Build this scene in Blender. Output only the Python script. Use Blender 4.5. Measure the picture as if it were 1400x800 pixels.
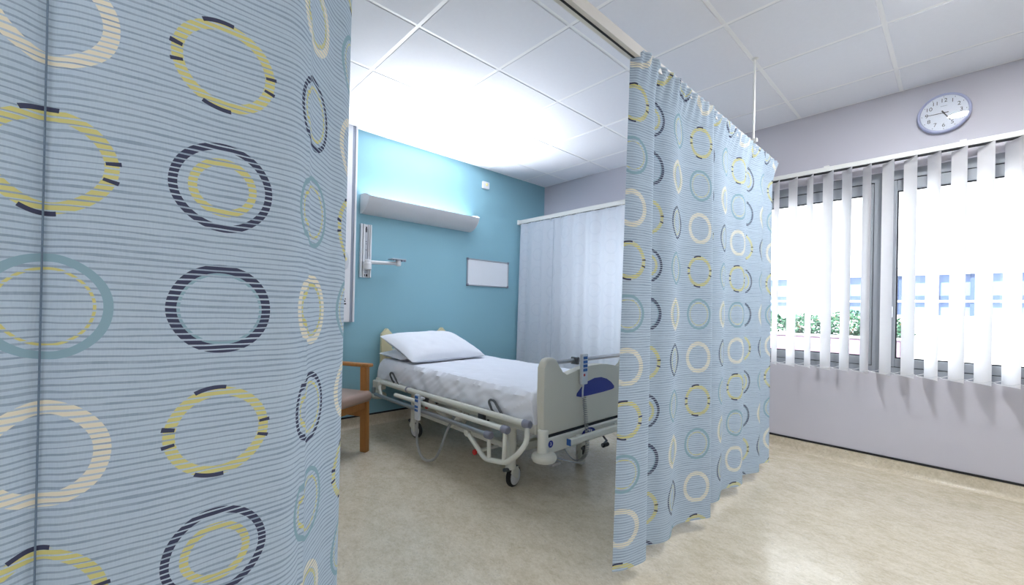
import bpy, bmesh, math, random
from mathutils import Vector, Matrix, noise
random.seed(7)
PI = math.pi
for o in list(bpy.data.objects):
    bpy.data.objects.remove(o)
scene = bpy.context.scene
C = scene.collection

# ---------------------------------------------------------------- camera
F_PX, YAW, PITCH, ROLL, CY_PX = 569.60, 2.39247, 0.0027, 0.0201, 419.89
CAM = Vector((3.6985, -3.9766, 1.1023))
HC = 2.678                                    # ceiling height
fw = Vector((math.cos(PITCH) * math.cos(YAW), math.cos(PITCH) * math.sin(YAW), math.sin(PITCH)))
rt = Vector((math.sin(YAW), -math.cos(YAW), 0))
up = rt.cross(fw)
rt, up = rt * math.cos(ROLL) + up * math.sin(ROLL), -rt * math.sin(ROLL) + up * math.cos(ROLL)
cd = bpy.data.cameras.new('camera')
cam = bpy.data.objects.new('camera', cd)
C.objects.link(cam)
m = Matrix((rt, up, -fw)).transposed().to_4x4()
m.translation = CAM
cam.matrix_world = m
cd.sensor_fit = 'HORIZONTAL'
cd.sensor_width = 36.0
cd.lens = 36.0 * F_PX / 1400.0
cd.shift_y = (CY_PX - 400.0) / 1400.0
cd.clip_start = 0.02
scene.camera = cam

# ---------------------------------------------------------------- sky, sun, exposure
EXPOSURE = 0.80
SKY = 2.6
SUN = 9.0
FILL_PANEL = 12.0            # added unseen ceiling fill panels, emission strength
DOWN = 370.0           # downlight near the window
OVERBED = 21.0         # watts of the uplight over the bed
vs = scene.view_settings
vs.view_transform = 'Standard'
vs.look = 'None'
vs.gamma = 1.0
vs.use_curve_mapping = False
vs.exposure = EXPOSURE
w = bpy.data.worlds.new('world')
scene.world = w
w.use_nodes = True
bg = w.node_tree.nodes['Background']
bg.inputs[0].default_value = (0.86, 0.93, 1.0, 1)
bg.inputs[1].default_value = SKY
sl = bpy.data.lights.new('sun', 'SUN')
sl.energy = SUN
sl.angle = math.radians(2)
sl.color = (1.0, 0.97, 0.92)
so = bpy.data.objects.new('sun', sl)
C.objects.link(so)
so.rotation_euler = Vector((0.25, 0.75, -0.75)).to_track_quat('-Z', 'Y').to_euler()
so.location = (0, -10, 20)

# ---------------------------------------------------------------- materials
def srgb(r, g, b):
    f = lambda c: (c / 255 / 12.92) if c / 255 <= 0.04045 else ((c / 255 + 0.055) / 1.055) ** 2.4
    return (f(r), f(g), f(b), 1.0)

class NT:
    """small expression builder over a node tree"""
    def __init__(s, nt): s.nt = nt
    def math(s, op, *a):
        n = s.nt.nodes.new('ShaderNodeMath'); n.operation = op
        for i, x in enumerate(a):
            if isinstance(x, V): s.nt.links.new(x.s, n.inputs[i])
            else: n.inputs[i].default_value = x
        return V(s, n.outputs[0])
    def noise(s, vec, scale, detail=2.0, rough=0.5):
        n = s.nt.nodes.new('ShaderNodeTexNoise')
        n.inputs['Scale'].default_value = scale; n.inputs['Detail'].default_value = detail
        n.inputs['Roughness'].default_value = rough
        s.nt.links.new(vec, n.inputs['Vector'])
        return V(s, n.outputs['Fac'])
    def xyz(s, *a):
        n = s.nt.nodes.new('ShaderNodeCombineXYZ')
        for i, x in enumerate(a):
            if isinstance(x, V): s.nt.links.new(x.s, n.inputs[i])
            else: n.inputs[i].default_value = x
        return n.outputs[0]
    def ramp(s, fac, cols, const=True):
        n = s.nt.nodes.new('ShaderNodeValToRGB')
        cr = n.color_ramp
        if const: cr.interpolation = 'CONSTANT'
        k = len(cols)
        while len(cr.elements) < k: cr.elements.new(0.5)
        for i, c in enumerate(cols):
            e = cr.elements[i]
            e.position = i / k if const else c[0]
            e.color = c if const else c[1]
        s.nt.links.new(fac.s, n.inputs[0])
        return n.outputs[0]
    def mix(s, fac, a, b, mode='MIX'):
        n = s.nt.nodes.new('ShaderNodeMix'); n.data_type = 'RGBA'; n.blend_type = mode
        for idx, x in ((0, fac), (6, a), (7, b)):
            if isinstance(x, V): s.nt.links.new(x.s, n.inputs[idx])
            elif hasattr(x, 'is_output'): s.nt.links.new(x, n.inputs[idx])
            else: n.inputs[idx].default_value = x
        return n.outputs[2]
class V:
    def __init__(s, g, sock): s.g = g; s.s = sock
    def __add__(s, o): return s.g.math('ADD', s, o)
    def __sub__(s, o): return s.g.math('SUBTRACT', s, o)
    def __rsub__(s, o): return s.g.math('SUBTRACT', o, s)
    def __mul__(s, o): return s.g.math('MULTIPLY', s, o)
    def __truediv__(s, o): return s.g.math('DIVIDE', s, o)
    __radd__ = __add__; __rmul__ = __mul__
    def floor(s): return s.g.math('FLOOR', s)
    def fract(s): return s.g.math('FRACT', s)
    def gt(s, o): return s.g.math('GREATER_THAN', s, o)
    def lt(s, o): return s.g.math('LESS_THAN', s, o)
    def mx(s, o): return s.g.math('MAXIMUM', s, o)
    def absv(s): return s.g.math('ABSOLUTE', s)

def new_mat(name):
    mt = bpy.data.materials.new(name); mt.use_nodes = True
    return mt, mt.node_tree, mt.node_tree.nodes['Principled BSDF']

def mat(name, col, rough=0.5, metal=0.0, var=0.06, scale=6.0, bump=0.0, bscale=60.0, spec=None, coat=0.0):
    """painted / plastic / metal surface with a light procedural mottling and relief"""
    mt, nt, b = new_mat(name); g = NT(nt)
    tc = nt.nodes.new('ShaderNodeTexCoord')
    n = g.noise(tc.outputs['Object'], scale, 3)
    dark = tuple(c * (1 - var) for c in col[:3]) + (1,)
    light = tuple(min(1, c * (1 + var)) for c in col[:3]) + (1,)
    nt.links.new(g.mix(n, dark, light), b.inputs['Base Color'])
    b.inputs['Roughness'].default_value = rough
    b.inputs['Metallic'].default_value = metal
    if spec is not None: b.inputs['Specular IOR Level'].default_value = spec
    if coat: b.inputs['Coat Weight'].default_value = coat; b.inputs['Coat Roughness'].default_value = 0.15
    if bump:
        bn = nt.nodes.new('ShaderNodeBump'); bn.inputs['Strength'].default_value = bump
        bn.inputs['Distance'].default_value = 0.002
        nt.links.new(g.noise(tc.outputs['Object'], bscale, 3).s, bn.inputs['Height'])
        nt.links.new(bn.outputs[0], b.inputs['Normal'])
    return mt

def emit_mat(name, col, strength):
    mt, nt, b = new_mat(name)
    b.inputs['Base Color'].default_value = (0.9, 0.9, 0.9, 1)
    b.inputs['Emission Color'].default_value = col
    b.inputs['Emission Strength'].default_value = strength
    return mt

def cloth_out(mt, nt, b, colour, transl, rough=0.9):
    """diffuse cloth that lets part of the light through"""
    d = nt.nodes.new('ShaderNodeBsdfDiffuse'); t = nt.nodes.new('ShaderNodeBsdfTranslucent')
    mx = nt.nodes.new('ShaderNodeMixShader'); mx.inputs[0].default_value = transl
    for n in (d, t):
        if hasattr(colour, 'is_output'): nt.links.new(colour, n.inputs['Color'])
        else: n.inputs['Color'].default_value = colour
    nt.links.new(d.outputs[0], mx.inputs[1]); nt.links.new(t.outputs[0], mx.inputs[2])
    out = [n for n in nt.nodes if n.type == 'OUTPUT_MATERIAL'][0]
    nt.links.new(mx.outputs[0], out.inputs['Surface'])
    nt.nodes.remove(b)

PU, PV, V0 = 0.215, 0.215, 1.09
def ring_nodes(nt, g):
    tc = nt.nodes.new('ShaderNodeTexCoord')
    sp = nt.nodes.new('ShaderNodeSeparateXYZ'); nt.links.new(tc.outputs['UV'], sp.inputs[0])
    u = V(g, sp.outputs[0]); v = V(g, sp.outputs[1])
    wob = g.noise(g.xyz(u * 1.0, v * 1.0, 0.0), 9.0, 1)
    cu = u / PU; ci = cu.floor(); fu = (cu - ci - 0.5) * PU
    cv = (v - V0) / PV + 0.5; ri = cv.floor(); fv = (cv - ri - 0.5) * PV
    cm = g.math('FLOORED_MODULO', ci, 3.0); rm = g.math('FLOORED_MODULO', ri, 3.0)
    sel = (cm * 3.0 + rm + 0.5) / 9.0
    fus = fu + fv * 0.03
    rho = g.math('SQRT', fus * fus + fv * fv * 1.0) / 0.0775 + (wob - 0.5) * 0.10
    ang = g.math('ARCTAN2', fv, fu)
    return u, v, rho, ang, sel

YEL = srgb(219, 214, 144); CRE = srgb(240, 234, 216); TEA = srgb(150, 182, 198); DRK = srgb(76, 80, 104)
def grey(x): return (x, x, x, 1)
OUT_C = [TEA, YEL, CRE, DRK, DRK, YEL, CRE, TEA, DRK]
OUT_W = [.85, .78, .74, .81, .84, .79, .79, .87, .85]
INN_C = [YEL, YEL, YEL, TEA, YEL, YEL, YEL, YEL, YEL]
INN_A = [.70, .99, .99, .75, .50, .99, .66, .68, .66]
INN_B = [.75, .99, .99, .81, .66, .99, .76, .75, .74]
DASH  = [0, 1, 1, 1, 1, 1, 1, 0, 1]
ACC   = [0, 1, 0, 0, 0, 1, 0, 0, 0]

def print_cloth(name):
    mt, nt, b = new_mat(name); g = NT(nt)
    u, v, rho, ang, sel = ring_nodes(nt, g)
    # wavy woven stripes
    wv = g.noise(g.xyz(u * 3.0, v * 9.0, 0.3), 1.6, 3)
    vw = v + (wv - 0.5) * 0.016
    k = vw / 0.0102
    ki = k.floor(); kf = k.fract()
    wid = g.noise(g.xyz(u * 5.0, ki * 7.31, 1.7), 1.0, 2) * 0.66
    line = (kf - 0.5).absv().lt(wid * 0.50)
    fibre = g.noise(g.xyz(u * 500.0, v * 60.0, 0.0), 1.0, 2)
    base = g.mix(fibre, srgb(184, 203, 220), srgb(203, 219, 233))
    strp = g.mix(fibre, srgb(142, 161, 184), srgb(162, 180, 200))
    col = g.mix(line * (g.noise(g.xyz(u * 30.0, ki * 3.7, 2.2), 1.0, 3) * 0.9 + 0.40), base, strp)
    dash = (vw / 0.0092).fract().lt(0.70)
    dm = V(g, g.ramp(sel, [grey(x) for x in DASH]))
    dmask = dash.mx(1.0 - dm)
    ow = V(g, g.ramp(sel, [grey(x) for x in OUT_W]))
    ia = V(g, g.ramp(sel, [grey(x) for x in INN_A])); ib = V(g, g.ramp(sel, [grey(x) for x in INN_B]))
    om = rho.lt(1.0) * rho.gt(ow) * dmask
    im = rho.lt(ib) * rho.gt(ia) * dash
    col = g.mix(im, col, g.ramp(sel, INN_C))
    col = g.mix(om, col, g.ramp(sel, OUT_C))
    acc = None
    for a0, wd in ((1.75, .30), (0.10, .04), (-0.28, .04), (-1.75, .28), (2.95, .05), (-2.95, .04)):
        t = (ang - a0).absv().lt(wd)
        acc = t if acc is None else acc.mx(t)
    am = acc * V(g, g.ramp(sel, [grey(x) for x in ACC])) * rho.lt(1.04) * rho.gt(ow + 0.02)
    thin = (ang.absv() - 1.75).absv().lt(.31)          # the long marks are thin
    am = am * (1.0 - thin * rho.lt(.95))
    col = g.mix(am, col, DRK)
    cloth_out(mt, nt, b, col, 0.16)
    return mt

def lining_cloth(name):
    mt, nt, b = new_mat(name); g = NT(nt)
    u, v, rho, ang, sel = ring_nodes(nt, g)
    ow = V(g, g.ramp(sel, [grey(x) for x in OUT_W]))
    om = rho.lt(1.0) * rho.gt(ow)
    fibre = g.noise(g.xyz(u * 400.0, v * 80.0, 0.0), 1.0, 2)
    base = g.mix(fibre, srgb(222, 230, 240), srgb(238, 243, 250))
    col = g.mix(om * 0.13, base, srgb(196, 206, 220))
    cloth_out(mt, nt, b, col, 0.42)
    return mt

def plain_cloth(name, c1, c2, transl):
    mt, nt, b = new_mat(name); g = NT(nt)
    tc = nt.nodes.new('ShaderNodeTexCoord')
    n = g.noise(tc.outputs['Object'], 300.0, 2)
    cloth_out(mt, nt, b, g.mix(n, c1, c2), transl)
    return mt

def floor_mat():
    mt, nt, b = new_mat('marbled_vinyl'); g = NT(nt)
    tc = nt.nodes.new('ShaderNodeTexCoord'); P = tc.outputs['Object']
    mp = nt.nodes.new('ShaderNodeMapping'); mp.inputs['Scale'].default_value = (1.0, 1.5, 1.0)
    mp.inputs['Rotation'].default_value = (0, 0, 0.9); nt.links.new(P, mp.inputs[0])
    n1 = g.noise(mp.outputs[0], 7.0, 6, 0.7)
    n2 = g.noise(mp.outputs[0], 38.0, 5, 0.7)
    n3 = g.noise(mp.outputs[0], 90.0, 3, 0.6)
    c = g.ramp(n1 * 0.45 + n2 * 0.55, [(0.30, srgb(182, 170, 146)), (0.47, srgb(206, 195, 172)), (0.56, srgb(217, 207, 187)), (0.72, srgb(229, 221, 203))], const=False)
    fl = (n3 * n2).gt(0.335)
    c = g.mix(fl * 0.35, c, srgb(150, 140, 124))
    nt.links.new(c, b.inputs['Base Color'])
    rr = n2 * 0.10 + 0.16
    nt.links.new(rr.s, b.inputs['Roughness'])
    b.inputs['Specular IOR Level'].default_value = 0.6
    bn = nt.nodes.new('ShaderNodeBump'); bn.inputs['Strength'].default_value = 0.08; bn.inputs['Distance'].default_value = 0.004
    nt.links.new(g.noise(P, 9.0, 2).s, bn.inputs['Height']); nt.links.new(bn.outputs[0], b.inputs['Normal'])
    return mt

def glass_mat(name, tint=(0.93, 0.96, 0.98, 1), refl=0.06):
    mt, nt, b = new_mat(name)
    t = nt.nodes.new('ShaderNodeBsdfTransparent'); t.inputs[0].default_value = tint
    gl = nt.nodes.new('ShaderNodeBsdfGlossy'); gl.inputs['Roughness'].default_value = 0.02
    mx = nt.nodes.new('ShaderNodeMixShader'); mx.inputs[0].default_value = refl
    nt.links.new(t.outputs[0], mx.inputs[1]); nt.links.new(gl.outputs[0], mx.inputs[2])
    out = [n for n in nt.nodes if n.type == 'OUTPUT_MATERIAL'][0]
    nt.links.new(mx.outputs[0], out.inputs['Surface']); nt.nodes.remove(b)
    return mt

def wood_mat(name, a, c):
    mt, nt, b = new_mat(name); g = NT(nt)
    tc = nt.nodes.new('ShaderNodeTexCoord')
    mp = nt.nodes.new('ShaderNodeMapping'); mp.inputs['Scale'].default_value = (30, 30, 3); nt.links.new(tc.outputs['Object'], mp.inputs[0])
    nt.links.new(g.mix(g.noise(mp.outputs[0], 1.5, 4, 0.6), a, c), b.inputs['Base Color'])
    b.inputs['Roughness'].default_value = 0.4
    return mt

M = dict(
    blue=mat('blue_wall_paint', srgb(140, 187, 202), 0.6, var=0.02, scale=2, bump=0.06, bscale=140),
    wall=mat('white_wall_paint', srgb(202, 200, 210), 0.65, var=0.02, scale=2, bump=0.06, bscale=140),
    tile=mat('mineral_tile', srgb(230, 232, 240), 0.9, var=0.02, scale=40, bump=0.25, bscale=260),
    grid=mat('white_grid_metal', srgb(242, 243, 246), 0.45, var=0.01),
    floor=floor_mat(),
    black=mat('black_strip', srgb(18, 20, 26), 0.4, var=0.1),
    cloth=print_cloth('printed_curtain'), lining=lining_cloth('curtain_lining'),
    header=plain_cloth('header_tape', srgb(190, 202, 212), srgb(205, 216, 224), 0.2),
    slat=plain_cloth('blind_fabric', srgb(244, 243, 244), srgb(251, 250, 251), 0.55),
    sheet=plain_cloth('white_cotton', srgb(226, 230, 240), srgb(238, 241, 248), 0.0),
    pillow=plain_cloth('pillowcase_cotton', srgb(232, 236, 244), srgb(243, 246, 252), 0.0),
    rail=mat('white_enamel', srgb(232, 232, 230), 0.35, var=0.01),
    track=mat('track_enamel', srgb(224, 223, 219), 0.4, var=0.02),
    bed=mat('cream_enamel', srgb(216, 217, 208), 0.38, var=0.02),
    bedplastic=mat('cream_plastic', srgb(207, 206, 194), 0.42, var=0.02),
    post=mat('beige_plastic', srgb(214, 206, 168), 0.45, var=0.03),
    steel=mat('brushed_steel', srgb(170, 172, 176), 0.32, metal=0.85, var=0.04),
    darksteel=mat('dark_steel', srgb(92, 96, 100), 0.4, metal=0.6, var=0.05),
    caps=mat('grey_plastic', srgb(132, 134, 150), 0.5, var=0.04),
    rubber=mat('black_rubber', srgb(26, 27, 30), 0.6, var=0.1),
    hub=mat('pale_hub', srgb(206, 208, 210), 0.4, var=0.02),
    navy=mat('navy_panel', srgb(24, 42, 138), 0.3, var=0.03),
    btn=mat('blue_button', srgb(46, 96, 168), 0.4, var=0.03),
    red=mat('red_plastic', srgb(190, 40, 34), 0.4, var=0.05),
    handset=mat('handset_plastic', srgb(206, 212, 218), 0.4, var=0.02),
    cable=mat('grey_cable', srgb(150, 152, 150), 0.5, var=0.05),
    white=mat('white_plastic', srgb(232, 234, 238), 0.35, var=0.01),
    greyst=mat('grey_stripe', srgb(142, 150, 166), 0.4, var=0.02),
    lightbody=mat('light_housing', srgb(214, 216, 220), 0.5, var=0.02),
    alu=mat('aluminium', srgb(176, 180, 188), 0.35, metal=0.7, var=0.03),
    board=mat('whiteboard_face', srgb(232, 236, 242), 0.2, var=0.01),
    frame=mat('window_frame_grey', srgb(146, 152, 160), 0.45, var=0.04),
    gasket=mat('gasket', srgb(24, 27, 34), 0.6, var=0.05),
    glass=glass_mat('window_glass'),
    clockface=mat('clock_face', srgb(214, 220, 232), 0.4, var=0.01),
    clockrim=mat('clock_rim', srgb(176, 182, 214), 0.3, var=0.02),
    ink=mat('black_ink', srgb(24, 25, 32), 0.5, var=0.02),
    inkgrey=mat('grey_ink', srgb(130, 134, 150), 0.5, var=0.02),
    wood=wood_mat('beech_wood', srgb(150, 98, 48), srgb(186, 132, 74)),
    vinyl=mat('taupe_vinyl', srgb(168, 144, 132), 0.38, var=0.05, bump=0.1, bscale=200),
    yellow=mat('cream_yellow', srgb(232, 222, 160), 0.5, var=0.02),
    facade=mat('white_render', srgb(236, 236, 236), 0.8, var=0.02, scale=1),
    extpane=mat('far_pane', srgb(126, 144, 180), 0.15, var=0.12, scale=0.8),
    extdark=mat('far_pane_dark', srgb(84, 98, 130), 0.2, var=0.1),
    pink=mat('pink_render', srgb(152, 126, 142), 0.8, var=0.03),
    leaf=mat('leaf_green', srgb(60, 104, 74), 0.5, var=0.3, scale=30),
    soil=mat('soil', srgb(80, 64, 50), 0.9, var=0.2),
    paving=mat('paving', srgb(190, 188, 184), 0.8, var=0.05),
    panel=emit_mat('fill_light_diffuser', (0.97, 0.98, 1.0, 1), FILL_PANEL),  # glow of the fill lights added out of view
    tube=emit_mat('fluorescent_tube', (0.96, 0.98, 1.0, 1), 5.0),
    down=emit_mat('downlight_lens', (0.97, 0.985, 1.0, 1), DOWN),
)

# ---------------------------------------------------------------- mesh helpers
def box(bm, x0, x1, y0, y1, z0, z1, bev=0.0, seg=1):
    vs_ = [bm.verts.new((x, y, z)) for z in (z0, z1) for y in (y0, y1) for x in (x0, x1)]
    fs = [bm.faces.new([vs_[i] for i in q]) for q in ((0, 2, 3, 1), (4, 5, 7, 6), (0, 1, 5, 4), (2, 6, 7, 3), (0, 4, 6, 2), (1, 3, 7, 5))]
    if bev:
        es = {e for f in fs for e in f.edges}
        bmesh.ops.bevel(bm, geom=list(es), offset=bev, segments=seg, affect='EDGES', profile=0.5)
    return vs_

def frame_axes(t):
    t = t.normalized()
    a = Vector((0, 0, 1)) if abs(t.z) < 0.9 else Vector((1, 0, 0))
    n = t.cross(a).normalized()
    return n, t.cross(n).normalized()

def tube(bm, pts, r, seg=10, cap=True):
    pts = [Vector(p) for p in pts]
    rings = []; n = None
    for i, p in enumerate(pts):
        t = (pts[min(i + 1, len(pts) - 1)] - pts[max(i - 1, 0)]).normalized()
        if n is None: n, b = frame_axes(t)
        else:
            n = (n - t * n.dot(t)).normalized(); b = t.cross(n)
        rr = r[i] if isinstance(r, (list, tuple)) else r
        rings.append([bm.verts.new(p + (n * math.cos(2 * PI * k / seg) + b * math.sin(2 * PI * k / seg)) * rr) for k in range(seg)])
    for a, c in zip(rings, rings[1:]):
        for k in range(seg):
            bm.faces.new((a[k], a[(k + 1) % seg], c[(k + 1) % seg], c[k]))
    if cap:
        bm.faces.new(rings[0][::-1]); bm.faces.new(rings[-1])

def smooth_path(pts, n=8):
    """Catmull-Rom through points"""
    P = [Vector(p) for p in pts]; P = [2 * P[0] - P[1]] + P + [2 * P[-1] - P[-2]]
    out = []
    for i in range(1, len(P) - 2):
        for k in range(n):
            t = k / n
            a, b, c, d = P[i - 1], P[i], P[i + 1], P[i + 2]
            out.append(0.5 * ((2 * b) + (c - a) * t + (2 * a - 5 * b + 4 * c - d) * t * t + (3 * b - a - 3 * c + d) * t ** 3))
    out.append(P[-2])
    return out

def lathe(bm, axis0, axis, prof, seg=20):
    """profile of (distance along axis, radius)"""
    axis = Vector(axis).normalized(); o = Vector(axis0); n, b = frame_axes(axis)
    rings = []
    for d, r in prof:
        rings.append([bm.verts.new(o + axis * d + (n * math.cos(2 * PI * k / seg) + b * math.sin(2 * PI * k / seg)) * max(r, 1e-4)) for k in range(seg)])
    for a, c in zip(rings, rings[1:]):
        for k in range(seg):
            bm.faces.new((a[k], a[(k + 1) % seg], c[(k + 1) % seg], c[k]))
    bm.faces.new(rings[0][::-1]); bm.faces.new(rings[-1])

def prism(bm, poly, axis, a, b, bev=0.0, seg=2):
    """polygon of two coordinates extruded along axis 'x' (poly = y,z), 'y' (x,z) or 'z' (x,y)"""
    def P(q, h):
        return {'x': (h, q[0], q[1]), 'y': (q[0], h, q[1]), 'z': (q[0], q[1], h)}[axis]
    A = [bm.verts.new(P(q, a)) for q in poly]; B = [bm.verts.new(P(q, b)) for q in poly]
    fs = [bm.faces.new(A[::-1]), bm.faces.new(B)]
    n = len(poly)
    for i in range(n): bm.faces.new((A[i], A[(i + 1) % n], B[(i + 1) % n], B[i]))
    if bev:
        es = set(fs[0].edges) | set(fs[1].edges)
        bmesh.ops.bevel(bm, geom=list(es), offset=bev, segments=seg, affect='EDGES', profile=0.5)

def obj(name, bm, material, parent=None, smooth=False, world=True):
    """links a bmesh as one object; geometry given in world coordinates"""
    bmesh.ops.recalc_face_normals(bm, faces=bm.faces)
    me = bpy.data.meshes.new(name)
    # origin at the middle of the bottom
    if world and len(bm.verts):
        xs = [v.co.x for v in bm.verts]; ys = [v.co.y for v in bm.verts]; zs = [v.co.z for v in bm.verts]
        org = Vector(((min(xs) + max(xs)) / 2, (min(ys) + max(ys)) / 2, min(zs)))
        bmesh.ops.translate(bm, verts=bm.verts, vec=-org)
    else: org = Vector((0, 0, 0))
    bm.to_mesh(me); bm.free()
    if isinstance(material, (list, tuple)):
        for x in material: me.materials.append(x)
    else: me.materials.append(material)
    if smooth:
        for p in me.polygons: p.use_smooth = True
        try: me.set_sharp_from_angle(angle=math.radians(35))
        except Exception: pass
    o = bpy.data.objects.new(name, me); C.objects.link(o)
    o.location = org
    if parent:
        o.parent = parent
        o.location = org - world_loc(parent)
    return o

def world_loc(o):
    l = Vector(o.location); p = o.parent
    while p: l += Vector(p.location); p = p.parent
    return l

def BM(fn=None, *a, **k):
    bm = bmesh.new()
    if fn: fn(bm, *a, **k)
    return bm

def bx(name, mt, parent, *dims, bev=0.0, smooth=False, seg=1):
    return obj(name, BM(box, *dims, bev=bev, seg=seg), mt, parent, smooth)

def tb(name, mt, parent, pts, r, seg=10):
    return obj(name, BM(tube, pts, r, seg), mt, parent, True)

def thing(name, label, cat, loc=(0, 0, 0), group=None):
    o = bpy.data.objects.new(name, None); o.empty_display_size = 0.1
    C.objects.link(o); o.location = loc
    return tag(o, label, cat, group)

def tag(o, label, cat, group=None):
    o['label'] = label; o['category'] = cat
    if group: o['group'] = group
    return o

def struct(o, label=None, cat=None):
    o['kind'] = 'structure'
    if label: o['label'] = label
    if cat: o['category'] = cat
    return o

def share(src, loc, parent=None):
    """a copy sharing mesh data; loc in world coordinates"""
    c = src.copy(); C.objects.link(c); c.parent = parent if parent else src.parent
    c.location = Vector(loc) - (world_loc(c.parent) if c.parent else Vector((0, 0, 0)))
    return c

def text_mesh(name, s, size, mt, parent, origin, xdir, ydir, ext=0.0006):
    cu = bpy.data.curves.new('tmp', 'FONT'); cu.body = s; cu.size = size; cu.extrude = ext
    cu.align_x = 'CENTER'; cu.align_y = 'CENTER'
    to = bpy.data.objects.new('tmp', cu); C.objects.link(to)
    bpy.context.view_layer.update()
    me = bpy.data.meshes.new_from_object(to.evaluated_get(bpy.context.evaluated_depsgraph_get()))
    bpy.data.objects.remove(to); bpy.data.curves.remove(cu)
    me.name = name; me.materials.clear(); me.materials.append(mt)
    x = Vector(xdir).normalized(); y = Vector(ydir).normalized(); z = x.cross(y)
    R = Matrix((x, y, z)).transposed()
    me.transform(R.to_4x4())
    o = bpy.data.objects.new(name, me); C.objects.link(o)
    o.parent = parent; o.location = Vector(origin) - (world_loc(parent) if parent else Vector((0, 0, 0)))
    return o

# ================================================================ THE ROOM
RX, RY = 7.6, -7.6
struct(bx('floor', M['floor'], None, 0, RX, RY, 0, -0.12, 0.0), 'beige marbled vinyl floor', 'floor')
struct(bx('wall_left', M['blue'], None, -0.2, 0, RY - 0.2, 0.3, -0.1, HC + 0.3), 'pale blue painted wall behind the bed', 'wall')
WX0, WX1, WZ0, WZ1 = 0.70, 5.89, 0.69, 2.138     # window opening in the right wall
b = bmesh.new()
box(b, 0, WX0, 0, 0.3, -0.1, HC + 0.3); box(b, WX1, RX, 0, 0.3, -0.1, HC + 0.3)
box(b, WX0, WX1, 0, 0.3, -0.1, WZ0); box(b, WX0, WX1, 0, 0.3, WZ1, HC + 0.3)
struct(obj('wall_right', b, M['wall']), 'off-white painted wall around the window band', 'wall')
struct(bx('wall_front', M['wall'], None, RX, RX + 0.2, RY - 0.2, 0.3, -0.1, HC + 0.3), 'off-white wall at the far right of the ward', 'wall')
struct(bx('wall_back', M['wall'], None, 0, RX, RY - 0.2, RY, -0.1, HC + 0.3), 'off-white wall behind the camera', 'wall')

# coved vinyl skirting with its black capping strip
def skirting(name, pts_fn, label):
    prof = [(0, 0), (0.034, 0), (0.024, 0.003), (0.015, 0.009), (0.008, 0.018), (0.005, 0.032), (0.004, 0.092), (0, 0.092)]
    bm = bmesh.new(); pts_fn(bm, prof)
    s = struct(obj(name, bm, M['floor'], None, True), label, 'skirting')
    bm = bmesh.new(); pts_fn(bm, [(0, 0.092), (0.007, 0.092), (0.007, 0.106), (0, 0.106)])
    obj('capping_strip', bm, M['black'], s)
    return s
skirting('baseboard_left', lambda bm, pr: prism(bm, pr, 'y', RY, 0.0), 'beige coved vinyl skirting along the blue wall')
skirting('baseboard_right', lambda bm, pr: prism(bm, [(-a, c) for a, c in pr], 'x', 0.0, RX), 'beige coved vinyl skirting with black strip below the window')

# suspended ceiling: slab, wall angle, bars, tiles
ceil = struct(bx('ceiling', M['grid'], None, 0, RX, RY, 0, HC + 0.03, HC + 0.3), 'white suspended ceiling of square tiles', 'ceiling')
GX = [0.402 + 0.6 * i for i in range(12)]
GY = [-0.391 - 0.6 * i for i in range(12)]
for gx in GX: bx('grid_bar', M['grid'], ceil, gx - 0.012, gx + 0.012, RY, 0, HC + 0.003, HC + 0.03)
for gy in GY: bx('grid_bar', M['grid'], ceil, 0, RX, gy - 0.012, gy + 0.012, HC + 0.0026, HC + 0.0295)
for nm, d in (('wall_angle', (0, 0.02, RY, 0)), ('wall_angle', (0, RX, -0.02, 0)), ('wall_angle', (RX - 0.02, RX, RY, 0)), ('wall_angle', (0, RX, RY, RY + 0.02))):
    bx(nm, M['grid'], ceil, *d, HC + 0.004, HC + 0.03)
FILL_STRIPS = [(9, 3), (9, 6), (5, 8), (2, 8), (9, 10)]       # two tiles wide, half a tile deep: unseen fittings added as fill light
taken = {(i, j) for i, j in FILL_STRIPS} | {(i + 1, j) for i, j in FILL_STRIPS}
xs = [0.012] + GX + [RX - 0.012]; ys = [-0.012] + GY + [RY + 0.012]
proto = {}
def tile_bm(w_, d_):
    bm = bmesh.new(); box(bm, -w_ / 2, w_ / 2, -d_ / 2, d_ / 2, 0, 0.016)
    es = [e for e in bm.edges if all(v.co.z < 0.001 for v in e.verts)]
    bmesh.ops.bevel(bm, geom=es, offset=0.0025, segments=1, affect='EDGES')
    return bm
def put_tile(x0, x1, y0, y1):
    wx, wy = round(x1 - x0 - 0.021, 4), round(y1 - y0 - 0.021, 4)
    loc = ((x0 + x1) / 2, (y0 + y1) / 2, HC)
    if (wx, wy) not in proto:
        o = obj('ceiling_tile', tile_bm(wx, wy), M['tile'], ceil, world=False)
        o.location = Vector(loc) - world_loc(ceil); proto[(wx, wy)] = o
    else: share(proto[(wx, wy)], loc)
for i in range(len(xs) - 1):
    for j in range(len(ys) - 1):
        x0, x1, y0, y1 = xs[i], xs[i + 1], ys[j + 1], ys[j]
        if x1 - x0 < 0.06 or y1 - y0 < 0.06: continue
        put_tile(x0, x1, y0 + 0.3 if (i, j) in taken else y0, y1)
PLACE = ['by the window at the far right', 'over the middle of the ward', 'behind the camera', 'over the next bay', 'in the far back corner']
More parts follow.
